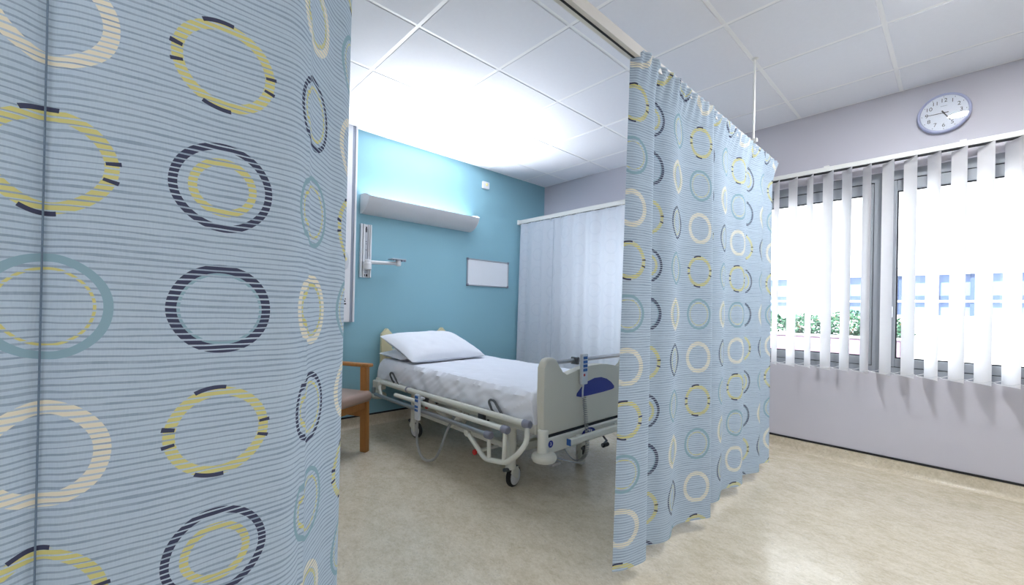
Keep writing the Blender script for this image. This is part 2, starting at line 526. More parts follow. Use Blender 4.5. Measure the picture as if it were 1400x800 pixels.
for (i, j), pl_ in zip(FILL_STRIPS, PLACE):
    x0, x1, y0 = xs[i] + 0.0115, xs[i + 2] - 0.0115, ys[j + 1] + 0.0115
    y1 = y0 + 0.277
    t = thing('added_ceiling_light', 'added unseen recessed ceiling fill light ' + pl_, 'light', ((x0 + x1) / 2, (y0 + y1) / 2, HC), 'added unseen ceiling fill lights')
    bm = bmesh.new()
    for d in ((x0, x1, y0, y0 + .018), (x0, x1, y1 - .018, y1), (x0, x0 + .018, y0 + .018, y1 - .018), (x1 - .018, x1, y0 + .018, y1 - .018)):
        box(bm, *d, HC - 0.002, HC + 0.0255)
    obj('fill_light_frame', bm, M['grid'], t)
    bx('fill_diffuser', M['panel'], t, x0 + .019, x1 - .019, y0 + .019, y1 - .019, HC + 0.003, HC + 0.012)
    bx('fill_light_body', M['grid'], t, x0 + .019, x1 - .019, y0 + .019, y1 - .019, HC + 0.0125, HC + 0.0255)
    bx('grid_bar', M['grid'], ceil, x0, x1, y1, y1 + 0.024, HC + 0.003, HC + 0.03)

DL = thing('downlight', 'small round recessed downlight near the window', 'light', (3.68, -1.18, HC))
b = bmesh.new(); lathe(b, (3.68, -1.18, HC - 0.006), (0, 0, 1), [(0, .074), (.0005, .090), (.004, .092), (.0058, .092)], 28); obj('trim_ring', b, M['grid'], DL, True)
b = bmesh.new(); lathe(b, (3.68, -1.18, HC - 0.0085), (0, 0, 1), [(0, .066), (.0024, .070)], 28); obj('lamp_lens', b, M['down'], DL, True)

# ---------------------------------------------------------------- windows
def window(idx, x0, x1, label):
    W = struct(thing('window_%d' % idx, label, 'window', ((x0 + x1) / 2, 0.07, WZ0)))
    ya, yb = 0.035, 0.105
    fr = bmesh.new()
    z0, z1 = WZ0, WZ1
    s = 0.032
    box(fr, x0, x0 + s, ya, yb, z0, z1); box(fr, x1 - s, x1, ya, yb, z0, z1)
    box(fr, x0 + s, x1 - s, ya, yb, z1 - 0.062, z1); box(fr, x0 + s, x1 - s, ya, yb, z0, z0 + 0.045)
    obj('outer_frame', fr, M['frame'], W)
    # sash
    a0, a1, c0, c1 = x0 + s + 0.004, x1 - s - 0.004, z0 + 0.049, z1 - 0.068
    sw, st, sb = 0.054, 0.075, 0.06
    sa = bmesh.new()
    box(sa, a0, a0 + sw, ya + 0.006, yb - 0.004, c0, c1, 0.004); box(sa, a1 - sw, a1, ya + 0.006, yb - 0.004, c0, c1, 0.004)
    box(sa, a0 + sw, a1 - sw, ya + 0.006, yb - 0.004, c1 - st, c1, 0.004); box(sa, a0 + sw, a1 - sw, ya + 0.006, yb - 0.004, c0, c0 + sb, 0.004)
    S = obj('sash', sa, M['frame'], W)
    gk = bmesh.new()
    box(gk, x0 + s, x1 - s, ya + 0.012, yb - 0.01, c1, z1 - 0.062); box(gk, x0 + s, x1 - s, ya + 0.012, yb - 0.01, z0 + 0.045, c0)
    box(gk, x0 + s, a0, ya + 0.012, yb - 0.01, c0, c1); box(gk, a1, x1 - s, ya + 0.012, yb - 0.01, c0, c1)
    obj('gasket', gk, M['gasket'], W)
    g0, g1, h0, h1 = a0 + sw, a1 - sw, c0 + sb, c1 - st
    gb = bmesh.new()
    for d in ((g0, g1, h0, h0 + .008), (g0, g1, h1 - .008, h1), (g0, g0 + .008, h0 + .008, h1 - .008), (g1 - .008, g1, h0 + .008, h1 - .008)):
        box(gb, d[0], d[1], ya + 0.02, ya + 0.034, d[2], d[3])
    obj('glazing_bead', gb, M['gasket'], S)
    bx('pane', M['glass'], S, g0 + .004, g1 - .004, ya + 0.035, ya + 0.041, h0 + .004, h1 - .004)
    hb = bmesh.new()
    hx = a0 + sw / 2
    box(hb, hx - .014, hx + .014, ya - 0.006, ya + 0.006, 1.09, 1.17, 0.004); box(hb, hx - .010, hx + .010, ya - 0.034, ya - 0.006, 1.13, 1.155, 0.004)
    box(hb, hx - .011, hx + .011, ya - 0.046, ya - 0.032, 1.03, 1.165, 0.005)
    obj('handle', hb, M['white'], S)
    return W
window(1, 0.70, 1.9975, 'grey framed window behind the white curtain')
window(2, 1.9975, 3.295, 'grey framed window beside the end of the patterned curtain')
window(3, 3.295, 4.5925, 'grey framed window below the wall clock')
window(4, 4.5925, 5.89, 'grey framed window at the far right of the wall')

# ---------------------------------------------------------------- vertical blind
BL = thing('vertical_blind', 'white fabric vertical blind hanging in front of the windows', 'blind', (3.3, -0.09, 0.69))
hr = bmesh.new(); box(hr, 0.62, 5.95, -0.126, -0.082, 2.178, 2.213, 0.004)
obj('headrail', hr, M['rail'], BL)
bx('rail_slot_dark_gap', M['gasket'], BL, 0.63, 5.94, -0.125, -0.083, 2.1735, 2.178)  # dark strip standing in for the shaded gap under the headrail
for x in [0.9 + 0.7 * k for k in range(8)]: bx('bracket', M['rail'], BL, x - .015, x + .015, -0.126, 0.0, 2.213, 2.223)
sx = 2.672 - 0.1125 * 17
proto_s = None
k = 0
edges = []
while sx < 5.85:
    jit = [0, 9, -2, 8, 3, -3, 2, 3, 0, 2, 2, 1, 3, 2][(k - 17)] if 17 <= k < 31 else random.uniform(-3, 5)
    th = -math.radians(58 - jit)
    if proto_s is None:
        bm = bmesh.new()
        n = 8; hw = 0.0635
        rows = []
        for z in (0.0, 0.035, 1.46, 1.484):
            rows.append([bm.verts.new((-hw + 2 * hw * q / n, 0.006 * (1 - (2 * q / n - 1) ** 2), z)) for q in range(n + 1)])
        for r0, r1 in zip(rows, rows[1:]):
            for q in range(n): bm.faces.new((r0[q], r0[q + 1], r1[q + 1], r1[q]))
        bmesh.ops.solidify(bm, geom=list(bm.faces), thickness=0.0009)
        s_ = obj('slat', bm, M['slat'], BL, True, world=False)
        s_.location = Vector((sx, -0.104, 0.69)) - world_loc(BL)
        wb = bmesh.new(); box(wb, -0.058, 0.058, -0.003, 0.010, -0.002, 0.028, 0.002)
        wt = obj('bottom_weight', wb, M['slat'], s_, world=False)
        cb = bmesh.new(); box(cb, -0.012, 0.012, -0.002, 0.010, 1.480, 1.490)
        hk = obj('carrier_hook', cb, M['white'], s_, world=False)
        proto_s = (s_, wt, hk)
    else:
        s_ = share(proto_s[0], (sx, -0.104, 0.69))
        for q in proto_s[1:]:
            c_ = q.copy(); C.objects.link(c_); c_.parent = s_
    s_.rotation_euler = (0, 0, th)
    dx, dy = 0.058 * math.cos(th), 0.058 * math.sin(th)
    edges.append((Vector((sx - dx, -0.104 - dy, 0.718)), Vector((sx + dx, -0.104 + dy, 0.718))))
    sx += 0.1125; k += 1
for side in (0, 1):
    for a, c in zip(edges, edges[1:]):
        p, q = a[side], c[side]
        mid = (p + q) / 2 - Vector((0, 0, 0.016))
        tb('bead_chain', M['white'], BL, [p, (p + mid) / 2 - Vector((0, 0, .004)), mid, (q + mid) / 2 - Vector((0, 0, .004)), q], 0.0019, 5)

# ---------------------------------------------------------------- curtain rail (one bent rail) and drop rod
RZ0, RZ1 = 2.128, 2.172
RXC, RYC, RAD = 2.787, -0.45, 0.28
path = [(RXC, RY + 0.02), (RXC, RYC - RAD)]
for k in range(1, 10):
    a = PI / 2 * k / 9
    path.append((RXC - RAD + RAD * math.cos(a), RYC - RAD + RAD * math.sin(a)))
path.append((0.002, RYC))
def ribbon(bm, path, hw, z0, z1):
    rings = []
    P = [Vector((p[0], p[1], 0)) for p in path]
    for i, p in enumerate(P):
        t = (P[min(i + 1, len(P) - 1)] - P[max(i - 1, 0)]).normalized(); n = Vector((t.y, -t.x, 0))
        rings.append([bm.verts.new((q.x, q.y, z)) for q, z in ((p - n * hw, z0), (p + n * hw, z0), (p + n * hw, z1), (p - n * hw, z1))])
    for a, c in zip(rings, rings[1:]):
        for k in range(4): bm.faces.new((a[k], a[(k + 1) % 4], c[(k + 1) % 4], c[k]))
    bm.faces.new(rings[0][::-1]); bm.faces.new(rings[-1])
TR = thing('curtain_track', 'white suspended curtain track bending around the bed bay', 'track', (RXC, -2.5, RZ0))
b = bmesh.new(); ribbon(b, path, 0.021, RZ0, RZ1); obj('rail', b, M['track'], TR)
b = bmesh.new(); ribbon(b, path, 0.004, RZ0 - 0.002, RZ0 - 0.0002); obj('rail_slot_dark_gap', b, M['gasket'], TR)
for y in (-1.142, -4.742, -6.542):
    tb('drop_rod', M['rail'], TR, [(2.815, y, RZ1), (2.815, y, HC + 0.004)], 0.0065, 10)
    bx('rod_clamp', M['rail'], TR, 2.768, 2.836, y - .012, y + .012, RZ1 - 0.012, RZ1 + 0.008)
    b = bmesh.new(); lathe(b, (2.815, y, HC - 0.008), (0, 0, 1), [(0, .012), (.006, .02), (.0085, .02)], 14); obj('ceiling_rose', b, M['rail'], TR, True)
bx('wall_socket', M['rail'], TR, 0.0, 0.02, RYC - .028, RYC + .028, RZ0 - .006, RZ1 + .006)

# ---------------------------------------------------------------- curtains
def curtain_mesh(bm, plan, u0, z0, z1, flow, rows=36, uvname='UVMap', top=None, vshift=0.0, bottom=None):
    """plan: list of plan points (x, y); flow(point, t, s) moves a plan point at height fraction t (0 bottom .. 1 top)"""
    uvl = bm.loops.layers.uv.new(uvname)
    L = [0.0]
    for a, c in zip(plan, plan[1:]): L.append(L[-1] + math.hypot(c[0] - a[0], c[1] - a[1]))
    grid = []
    for r in range(rows + 1):
        t = r / rows
        row = []
        for p, s in zip(plan, L):
            x, y, dz = flow(p, t, s)
            zb = z0 + (bottom(s) if bottom else 0)
            zt = z1 + (top(s) if top else 0)
            row.append((bm.verts.new((x, y, zb + (zt - zb) * t + dz)), u0 + s, zb + (zt - zb) * t + vshift))
        grid.append(row)
    for a, c in zip(grid, grid[1:]):
        for k in range(len(plan) - 1):
            q = (a[k], a[k + 1], c[k + 1], c[k])
            f = bm.faces.new([x[0] for x in q])
            for lp_, x in zip(f.loops, q): lp_[uvl].uv = (x[1], x[2])
    return L

def sm2(pts, n=10):
    return [(p.x, p.y) for p in smooth_path([(a, c, 0) for a, c in pts], n)]

# near curtain, left of the camera
near_pts = [(2.80, -4.62), (2.83, -4.50), (2.80, -4.38), (2.775, -4.27), (2.81, -4.17), (2.800, -4.10), (2.782, -4.066), (2.800, -4.03), (2.81, -3.95), (2.806, -3.86),
            (2.803, -3.78), (2.795, -3.735), (2.765, -3.705), (2.72, -3.682), (2.665, -3.640), (2.630, -3.612), (2.60, -3.575), (2.55, -3.545), (2.50, -3.545), (2.46, -3.56)]
near_plan = sm2(near_pts, 8)
def arclen_at(plan, y, xmin=2.7):
    s = 0.0
    for a, c in zip(plan, plan[1:]):
        if a[1] <= y <= c[1] and a[0] > xmin:
            return s + math.hypot(c[0] - a[0], c[1] - a[1]) * (y - a[1]) / (c[1] - a[1])
        s += math.hypot(c[0] - a[0], c[1] - a[1])
    return s
sB = arclen_at(near_plan, -3.856)
# the ring column at y = -3.856 is a middle ("B") column: u = (3 n + 1.5) * PU
u0n = 4.5 * PU - sB - 0.006
def flow_near(p, t, s):
    x, y = p
    g_ = 1.0 - 0.25 * t
    return 2.787 + (x - 2.787) * (0.85 + 0.25 * (1 - t)), y + 0.012 * (1 - t) * (1 if y > -3.7 else 0), 0.0
CN = thing('privacy_curtain', 'blue striped privacy curtain with ring print filling the left foreground', 'curtain', (2.79, -4.1, 0.06), 'patterned bay curtains')
b = bmesh.new(); curtain_mesh(b, near_plan, u0n, 0.07, 2.112, flow_near, 40)
obj('cloth', b, M['cloth'], CN, True)
b = bmesh.new()
pl = [(2.7775, -4.066), (2.7835, -4.066)]
tube(b, [(2.786, -4.066, 0.075), (2.785, -4.066, 1.1), (2.788, -4.066, 2.10)], 0.0012, 6)
obj('seam', b, mat('seam_thread', srgb(112, 132, 154), 0.8), CN)

# middle curtain hanging between bed and window
mid_pts = [(2.775, -2.490), (2.792, -2.450), (2.802, -2.40), (2.808, -2.36), (2.804, -2.338), (2.785, -2.335), (2.765, -2.335), (2.762, -2.305), (2.776, -2.25), (2.793, -2.20), (2.800, -2.15), (2.794, -2.10), (2.780, -2.05),
           (2.775, -2.00), (2.784, -1.94), (2.800, -1.88), (2.818, -1.83), (2.828, -1.79), (2.820, -1.768), (2.795, -1.775), (2.770, -1.765), (2.764, -1.72), (2.776, -1.66), (2.793, -1.60), (2.796, -1.54), (2.782, -1.47),
           (2.770, -1.40), (2.780, -1.33), (2.800, -1.27), (2.800, -1.20), (2.776, -1.13), (2.770, -1.06), (2.788, -0.99), (2.804, -0.93), (2.792, -0.86), (2.775, -0.80), (2.782, -0.74), (2.795, -0.70), (2.79, -0.66), (2.765, -0.64)]
mid_plan = sm2(mid_pts, 6)
def flow_mid(p, t, s):
    x, y = p
    amp = 1.5 - 0.5 * t
    head = max(0.0, (t - 0.93) / 0.07)
    front = max(0.0, min(1.0, (s - 0.005) / 0.03))
    x2 = 2.787 + (x - 2.787) * amp * (1 - 0.85 * head * front) + head * front * (0.033 + 0.006 * math.sin(s * 2 * PI / 0.062))
    y2 = y - 0.05 * (1 - t) * max(0.0, min(1.0, (-2.25 - y) / 0.22)) + 0.03 * (1 - t) * max(0.0, (y + 1.0) / 0.4)
    return x2, y2, 0.0
CM = thing('privacy_curtain', 'blue striped privacy curtain with ring print hanging between bed and window', 'curtain', (2.79, -1.6, 0.05), 'patterned bay curtains')
b = bmesh.new(); curtain_mesh(b, mid_plan, 0.078, 0.062, 2.126, flow_mid, 60, top=lambda s: 0.030 * max(0.0, min(1.0, (s - 0.005) / 0.03)) * (1 if s < 2.3 else max(0, 1 - (s - 2.3) / .05)))
obj('cloth', b, M['cloth'], CM, True)
for k in range(14):
    y = -2.44 + k * 0.135
    bx('glider', M['white'], CM, 2.781, 2.793, y - .006, y + .006, 2.108, RZ0 + 0.004)
for k in range(6):
    y = -4.55 + k * 0.15
    bx('glider', M['white'], CN, 2.781, 2.793, y - .006, y + .006, 2.10, RZ0 + 0.004)

# white-backed curtain behind the bed (its lining faces us)
wp = [(0.10, -0.40), (0.045, -0.42), (0.030, -0.455), (0.060, -0.485), (0.11, -0.475), (0.15, -0.45), (0.20, -0.47), (0.25, -0.485), (0.30, -0.47), (0.36, -0.455)]
x = 0.42
kk = 0
while x < 2.45:
    wp.append((x, -0.462 + (0.030 if kk % 2 else -0.024) * (0.6 + 0.4 * math.sin(kk * 2.3)))); x += 0.085; kk += 1
w_plan = sm2(wp, 6)
def flow_w(p, t, s):
    x_, y_ = p
    a = 1.15 - 0.45 * t
    head = max(0.0, (t - 0.94) / 0.06)
    return x_ - 0.035 * (1 - t) * max(0, 1 - x_ / 0.4) + 0.01, -0.452 + (y_ + 0.452) * a * (1 - .4 * head) + head * 0.004 * math.sin(s * 2 * PI / 0.055), 0.0
CW = thing('bed_curtain', 'white lined curtain hanging behind the bed against the window light', 'curtain', (1.2, -0.45, 0.06))
b = bmesh.new(); Lw = curtain_mesh(b, w_plan, 0.10, 0.07, 2.124, flow_w, 44)
b.faces.ensure_lookup_table()
nseg = len(w_plan) - 1
for f in b.faces:
    if Lw[f.index % nseg] < 0.125: f.material_index = 1
obj('cloth', b, [M['lining'], M['cloth']], CW, True)
tb('seam', M['header'], CW, [(0.585, -0.481, 0.08), (0.59, -0.484, 1.1), (0.592, -0.472, 2.1)], 0.002, 6)
for k in range(16):
    x = 0.07 + k * 0.15
    bx('glider', M['white'], CW, x - .006, x + .006, RYC - .006, RYC + .006, 2.106, RZ0 + 0.004)

# ---------------------------------------------------------------- things on the blue wall
# overbed uplight
OL = thing('overbed_light', 'long white wall light trough shining up above the bed', 'light', (0, -1.81, 1.93))
LY0, LY1 = -2.435, -1.205
prof = [(0.0, 1.930), (0.035, 1.931), (0.075, 1.942), (0.115, 1.966), (0.150, 2.000), (0.180, 2.046), (0.186, 2.062), (0.178, 2.064), (0.171, 2.050), (0.142, 2.008), (0.109, 1.975), (0.072, 1.952), (0.034, 1.941), (0.006, 1.941), (0.006, 2.06), (0.0, 2.06)]
b = bmesh.new(); prism(b, prof, 'y', LY0 + 0.006, LY1 - 0.006); obj('trough', b, M['lightbody'], OL, True)
cap = [(0.0, 1.928), (0.04, 1.929), (0.08, 1.941), (0.12, 1.966), (0.156, 2.002), (0.188, 2.064), (0.150, 2.082), (0.09, 2.098), (0.04, 2.102), (0.0, 2.102)]
for y in (LY0, LY1 - 0.006):
    b = bmesh.new(); prism(b, cap, 'y', y, y + 0.006, 0.0015, 1); obj('end_cap', b, M['white'], OL)
for xx in (0.06, 0.11):
    tb('tube_lamp', M['tube'], OL, [(xx, LY0 + .04, 2.0), (xx, LY1 - .04, 2.0)], 0.008, 8)
al = bpy.data.lights.new('overbed_uplight', 'AREA'); al.shape = 'RECTANGLE'; al.size = 0.10; al.size_y = 1.12
al.energy = OVERBED; al.color = (0.95, 0.97, 1.0)
ao = bpy.data.objects.new('overbed_uplight', al); C.objects.link(ao); ao.parent = OL
ao.location = Vector((0.098, (LY0 + LY1) / 2, 2.045)) - world_loc(OL); ao.rotation_euler = Vector((1.0, 0, 1)).to_track_quat('-Z', 'Y').to_euler()
al.size = 1.12; al.size_y = 0.055; al.spread = math.radians(120)

# equipment rail with swing arm
AR = thing('monitor_arm', 'white wall channel with a swing arm and mounting plate', 'wall mount', (0, -2.38, 1.355))
b = bmesh.new(); box(b, 0, 0.012, -2.432, -2.330, 1.355, 1.838, 0.002)
for y in (-2.432, -2.409, -2.362, -2.345): box(b, 0.012, 0.030, y, y + 0.014 if y != -2.362 else y + 0.009, 1.356, 1.837, 0.002)
obj('channel', b, M['white'], AR)
for y0, y1 in ((-2.4165, -2.410), (-2.352, -2.346)): bx('groove', M['caps'], AR, 0.012, 0.014, y0, y1, 1.358, 1.836)
bx('slide', M['alu'], AR, 0.013, 0.022, -2.394, -2.366, 1.43, 1.80, bev=0.002)
bx('slot', M['black'], AR, 0.022, 0.0232, -2.386, -2.374, 1.765, 1.815)
for z in (1.60, 1.655, 1.675): bx('screw_head', M['darksteel'], AR, 0.022, 0.0245, -2.384, -2.376, z, z + 0.008)
b = bmesh.new(); lathe(b, (0.060, -2.378, 1.425), (0, 0, 1), [(0, .030), (.004, .034), (.055, .034), (.060, .028), (.085, .028), (.09, .022)], 20); obj('pivot', b, M['white'], AR, True)
bx('carriage', M['white'], AR, 0.014, 0.055, -2.408, -2.350, 1.432, 1.50, bev=0.004)
for y in (-2.396, -2.372): bx('carriage_screw', M['black'], AR, 0.013, 0.02, y, y + .011, 1.365, 1.385)
bx('lower_stop', M['alu'], AR, 0.013, 0.024, -2.405, -2.355, 1.395, 1.415, bev=0.002)
b = bmesh.new(); tube(b, [(0.062, -2.37, 1.492), (0.10, -2.24, 1.493), (0.150, -2.125, 1.494)], [.018, .0165, .016], 12); obj('arm', b, M['white'], AR, True)
b = bmesh.new(); lathe(b, (0.150, -2.125, 1.470), (0, 0, 1), [(0, .016), (.006, .024), (.035, .026), (.05, .020), (.056, .02)], 16); obj('knuckle', b, M['white'], AR, True)
b = bmesh.new(); box(b, 0.095, 0.185, -2.205, -2.062, 1.526, 1.536, 0.003)
obj('mounting_plate', b, M['alu'], AR)
for y in (-2.19, -2.165, -2.105, -2.08): bx('plate_clip', M['caps'], AR, 0.170, 0.188, y, y + .012, 1.512, 1.526)

# medical services trunking
TK = thing('service_trunking', 'white vertical services trunking with grey stripe at the blue wall', 'trunking', (0, -2.62, 0.952))
bx('body', M['white'], TK, 0, 0.052, -2.76, -2.490, 0.952, HC, bev=0.003)
bx('grey_channel', M['greyst'], TK, 0.052, 0.0535, -2.531, -2.507, 0.954, HC - 0.002)
bx('edge_bead', M['white'], TK, 0.052, 0.060, -2.507, -2.490, 0.952, HC - 0.001, bev=0.002)
b = bmesh.new(); lathe(b, (0.052, -2.578, 1.485), (1, 0, 0), [(0, .045), (.014, .045), (.02, .038)], 20)
bmesh.ops.scale(b, vec=(1, 0.62, 1.7), verts=b.verts, space=Matrix.Translation((-0.052, 2.578, -1.485)))
u_ = obj('outlet', b, M['handset'], TK, True)
b = bmesh.new(); lathe(b, (0.072, -2.585, 1.50), (1, 0, 0), [(0, .017), (.006, .015)], 14); obj('outlet_cap', b, M['yellow'], u_, True)
for z, y0, y1 in ((1.148, -2.60, -2.585), (1.148, -2.574, -2.566), (1.12, -2.60, -2.592), (1.105, -2.588, -2.562), (1.128, -2.58, -2.568)):
    bx('label_mark', M['ink'], TK, 0.052, 0.0526, y0, y1, z, z + 0.012)

# call point high on the wall, whiteboard
CP = thing('call_point', 'small white square unit with yellow lens high on blue wall', 'sensor', (0, -0.995, 2.45))
bx('housing', M['white'], CP, 0, 0.028, -1.045, -0.948, 2.452, 2.53, bev=0.005)
b = bmesh.new(); lathe(b, (0.028, -0.992, 2.497), (1, 0, 0), [(0, .017), (.006, .016), (.010, .010)], 16); obj('lens', b, M['yellow'], CP, True)
WB = thing('whiteboard', 'small blank whiteboard with aluminium frame on blue wall', 'whiteboard', (0, -0.925, 1.343))
bx('writing_surface', M['board'], WB, 0.002, 0.012, -1.222, -0.628, 1.352, 1.636)
for d in ((-1.232, -0.618, 1.343, 1.356), (-1.232, -0.618, 1.632, 1.645), (-1.232, -1.219, 1.356, 1.632), (-0.631, -0.618, 1.356, 1.632)):
    bx('frame_bar', M['alu'], WB, 0, 0.017, d[0], d[1], d[2], d[3], bev=0.002)
for y in (-1.235, -0.640):
    for z in (1.340, 1.623): bx('corner_cap', M['caps'], WB, 0, 0.019, y, y + .025, z, z + .025, bev=0.003)

# ---------------------------------------------------------------- clock
CK = thing('wall_clock', 'round white wall clock with black numerals above the window', 'clock', (3.610, 0, 2.325))
ck = Vector((3.610, 0, 2.451)); R0 = 0.127
TILT = math.radians(2.8)
nrm = Vector((0, -math.cos(TILT), -math.sin(TILT))); upv = Vector((0, -math.sin(TILT), math.cos(TILT))); rgt = Vector((1, 0, 0))
ctr = ck + Vector((0, -0.010, 0))
b = bmesh.new(); lathe(b, ctr, nrm, [(0, R0 - .006), (.006, R0), (.026, R0), (.033, R0 - .004), (.034, R0 - .012), (.026, R0 - .016)], 48); obj('rim', b, M['clockrim'], CK, True)
b = bmesh.new(); lathe(b, ctr, nrm, [(.020, R0 - .014), (.0265, R0 - .014)], 48); obj('face', b, M['clockface'], CK, True)
fp = ctr + nrm * 0.0268
for h in range(1, 13):
    a = h * PI / 6
    d = rgt * math.sin(a) + upv * math.cos(a)
    text_mesh('numeral', str(h), 0.034, M['ink'], CK, fp + d * 0.080, rgt, upv)
    b = bmesh.new()
    q = fp + d * 0.103
    lathe(b, q - nrm * 0.0002, nrm, [(0, .0022), (.0008, .0022)], 8); obj('hour_mark', b, M['ink'], CK)
b = bmesh.new()
q = fp + upv * 0.045
tube(b, [q - rgt * .016, q + rgt * .016], 0.0012, 5); obj('maker_mark', b, M['inkgrey'], CK)
def hand(name, ang, ln, tail, wd, off):
    d = rgt * math.sin(ang) + upv * math.cos(ang); s = d.cross(nrm)
    bm = bmesh.new(); o_ = fp + nrm * off
    pts = [o_ - d * tail - s * wd, o_ - d * tail + s * wd, o_ + d * ln + s * wd * .5, o_ + d * ln - s * wd * .5]
    lo = [bm.verts.new(p_) for p_ in pts]; hi = [bm.verts.new(p_ + nrm * .0008) for p_ in pts]
    bm.faces.new(lo); bm.faces.new(hi[::-1])
    for i in range(4): bm.faces.new((lo[i], lo[(i + 1) % 4], hi[(i + 1) % 4], hi[i]))
    obj(name, bm, M['ink'], CK)
hand('hour_hand', math.radians(150), 0.062, 0.018, 0.0038, 0.0012)
hand('minute_hand', math.radians(270.5), 0.088, 0.022, 0.0026, 0.0024)
b = bmesh.new(); lathe(b, fp, nrm, [(0, .005), (.005, .005)], 12); obj('hub', b, M['ink'], CK, True)
b = bmesh.new()
lathe(b, ctr, nrm, [(.0326, R0 - .0125), (.0336, R0 - .0125)], 48)
obj('lens', b, glass_mat('clock_lens', (1, 1, 1, 1), 0.05), CK, True)

# ================================================================ THE BED
YC = -1.805
BED = thing('hospital_bed', 'cream electric hospital bed with lowered side rails on castors', 'bed', (1.12, YC, 0))
def mir(y): return 2 * YC - y
# chassis
for y in (-2.295, mir(-2.255)): bx('side_beam', M['bed'], BED, 0.14, 2.10, y, y + 0.04, 0.400, 0.452, bev=0.004)
for k in range(7):
    x = 0.22 + k * 0.27
    bx('deck_panel', M['bed'], BED, x, x + 0.235, -2.25, mir(-2.25), 0.418, 0.440)
bx('head_beam', M['bed'], BED, 0.10, 0.15, -2.30, mir(-2.30), 0.385, 0.45, bev=0.004)
bx('foot_beam', M['bed'], BED, 2.095, 2.160, -2.27, mir(-2.27), 0.298, 0.385, bev=0.006)
for y in (-2.275, mir(-2.275)):
    for x in (0.12, 2.140):
        b = bmesh.new(); lathe(b, (x, y, 0.30), (0, 0, 1), [(0, .030), (.13, .030), (.135, .026)], 16); obj('corner_post', b, M['bed'], BED, True)
        b = bmesh.new(); lathe(b, (x + (.012 if x > 1 else -.005), y, 0.262), (0, 0, 1), [(0, .045), (.006, .062), (.018, .070), (.032, .070), (.044, .062), (.05, .045)], 24); obj('bumper_roller', b, M['bedplastic'], BED, True)
bx('roller_bracket', M['steel'], BED, 2.10, 2.21, -2.27, -2.20, 0.250, 0.262)
# footboard outline (y, z)
half = [(-2.282, 0.398), (-2.284, 0.60), (-2.282, 0.775), (-2.277, 0.805), (-2.262, 0.822), (-2.235, 0.829), (-2.205, 0.827), (-2.182, 0.818), (-2.166, 0.80), (-2.158, 0.775), (-2.150, 0.748), (-2.138, 0.730), (-2.118, 0.722), (-2.09, 0.722), (-2.05, 0.729), (-1.99, 0.742), (-1.92, 0.753), (-1.85, 0.758)]
outl = half + [(mir(y), z) for y, z in half[::-1]]
b = bmesh.new(); prism(b, outl, 'x', 2.098, 2.150, 0.014, 3)
FB = obj('footboard', b, M['bedplastic'], BED, True)
lens = [(-2.000, 0.586), (-1.996, 0.602), (-1.955, 0.634), (-1.89, 0.664), (-1.82, 0.678), (-1.75, 0.676), (-1.69, 0.660), (-1.640, 0.634), (-1.606, 0.606), (-1.603, 0.592), (-1.625, 0.585), (-1.72, 0.580), (-1.85, 0.577), (-1.96, 0.576)]
b = bmesh.new(); prism(b, lens, 'x', 2.1495, 2.1525, 0.001, 1); obj('blue_inset', b, M['navy'], FB)
bx('gap_shade_strip', M['gasket'], BED, 2.10, 2.148, -2.25, mir(-2.25), 0.385, 0.398)  # dark filler put in for the shade between footboard and foot beam
tb('footboard_handrail', M['steel'], BED, [(2.124, -2.17, 0.797), (2.124, mir(-2.17), 0.797)], 0.0125, 14)
# headboard posts and panel
for y in (-2.19, -1.588):
    g = [(y - .052, 0.40), (y + .052, 0.40), (y + .052, 0.842), (y + .006, 0.890), (y - .006, 0.890), (y - .052, 0.842)]
    b = bmesh.new(); prism(b, g, 'x', 0.050, 0.090, 0.004, 2); obj('headboard_post', b, M['post'], BED, True)
bx('headboard', M['bedplastic'], BED, 0.055, 0.085, -2.138, -1.640, 0.45, 0.70, bev=0.006)
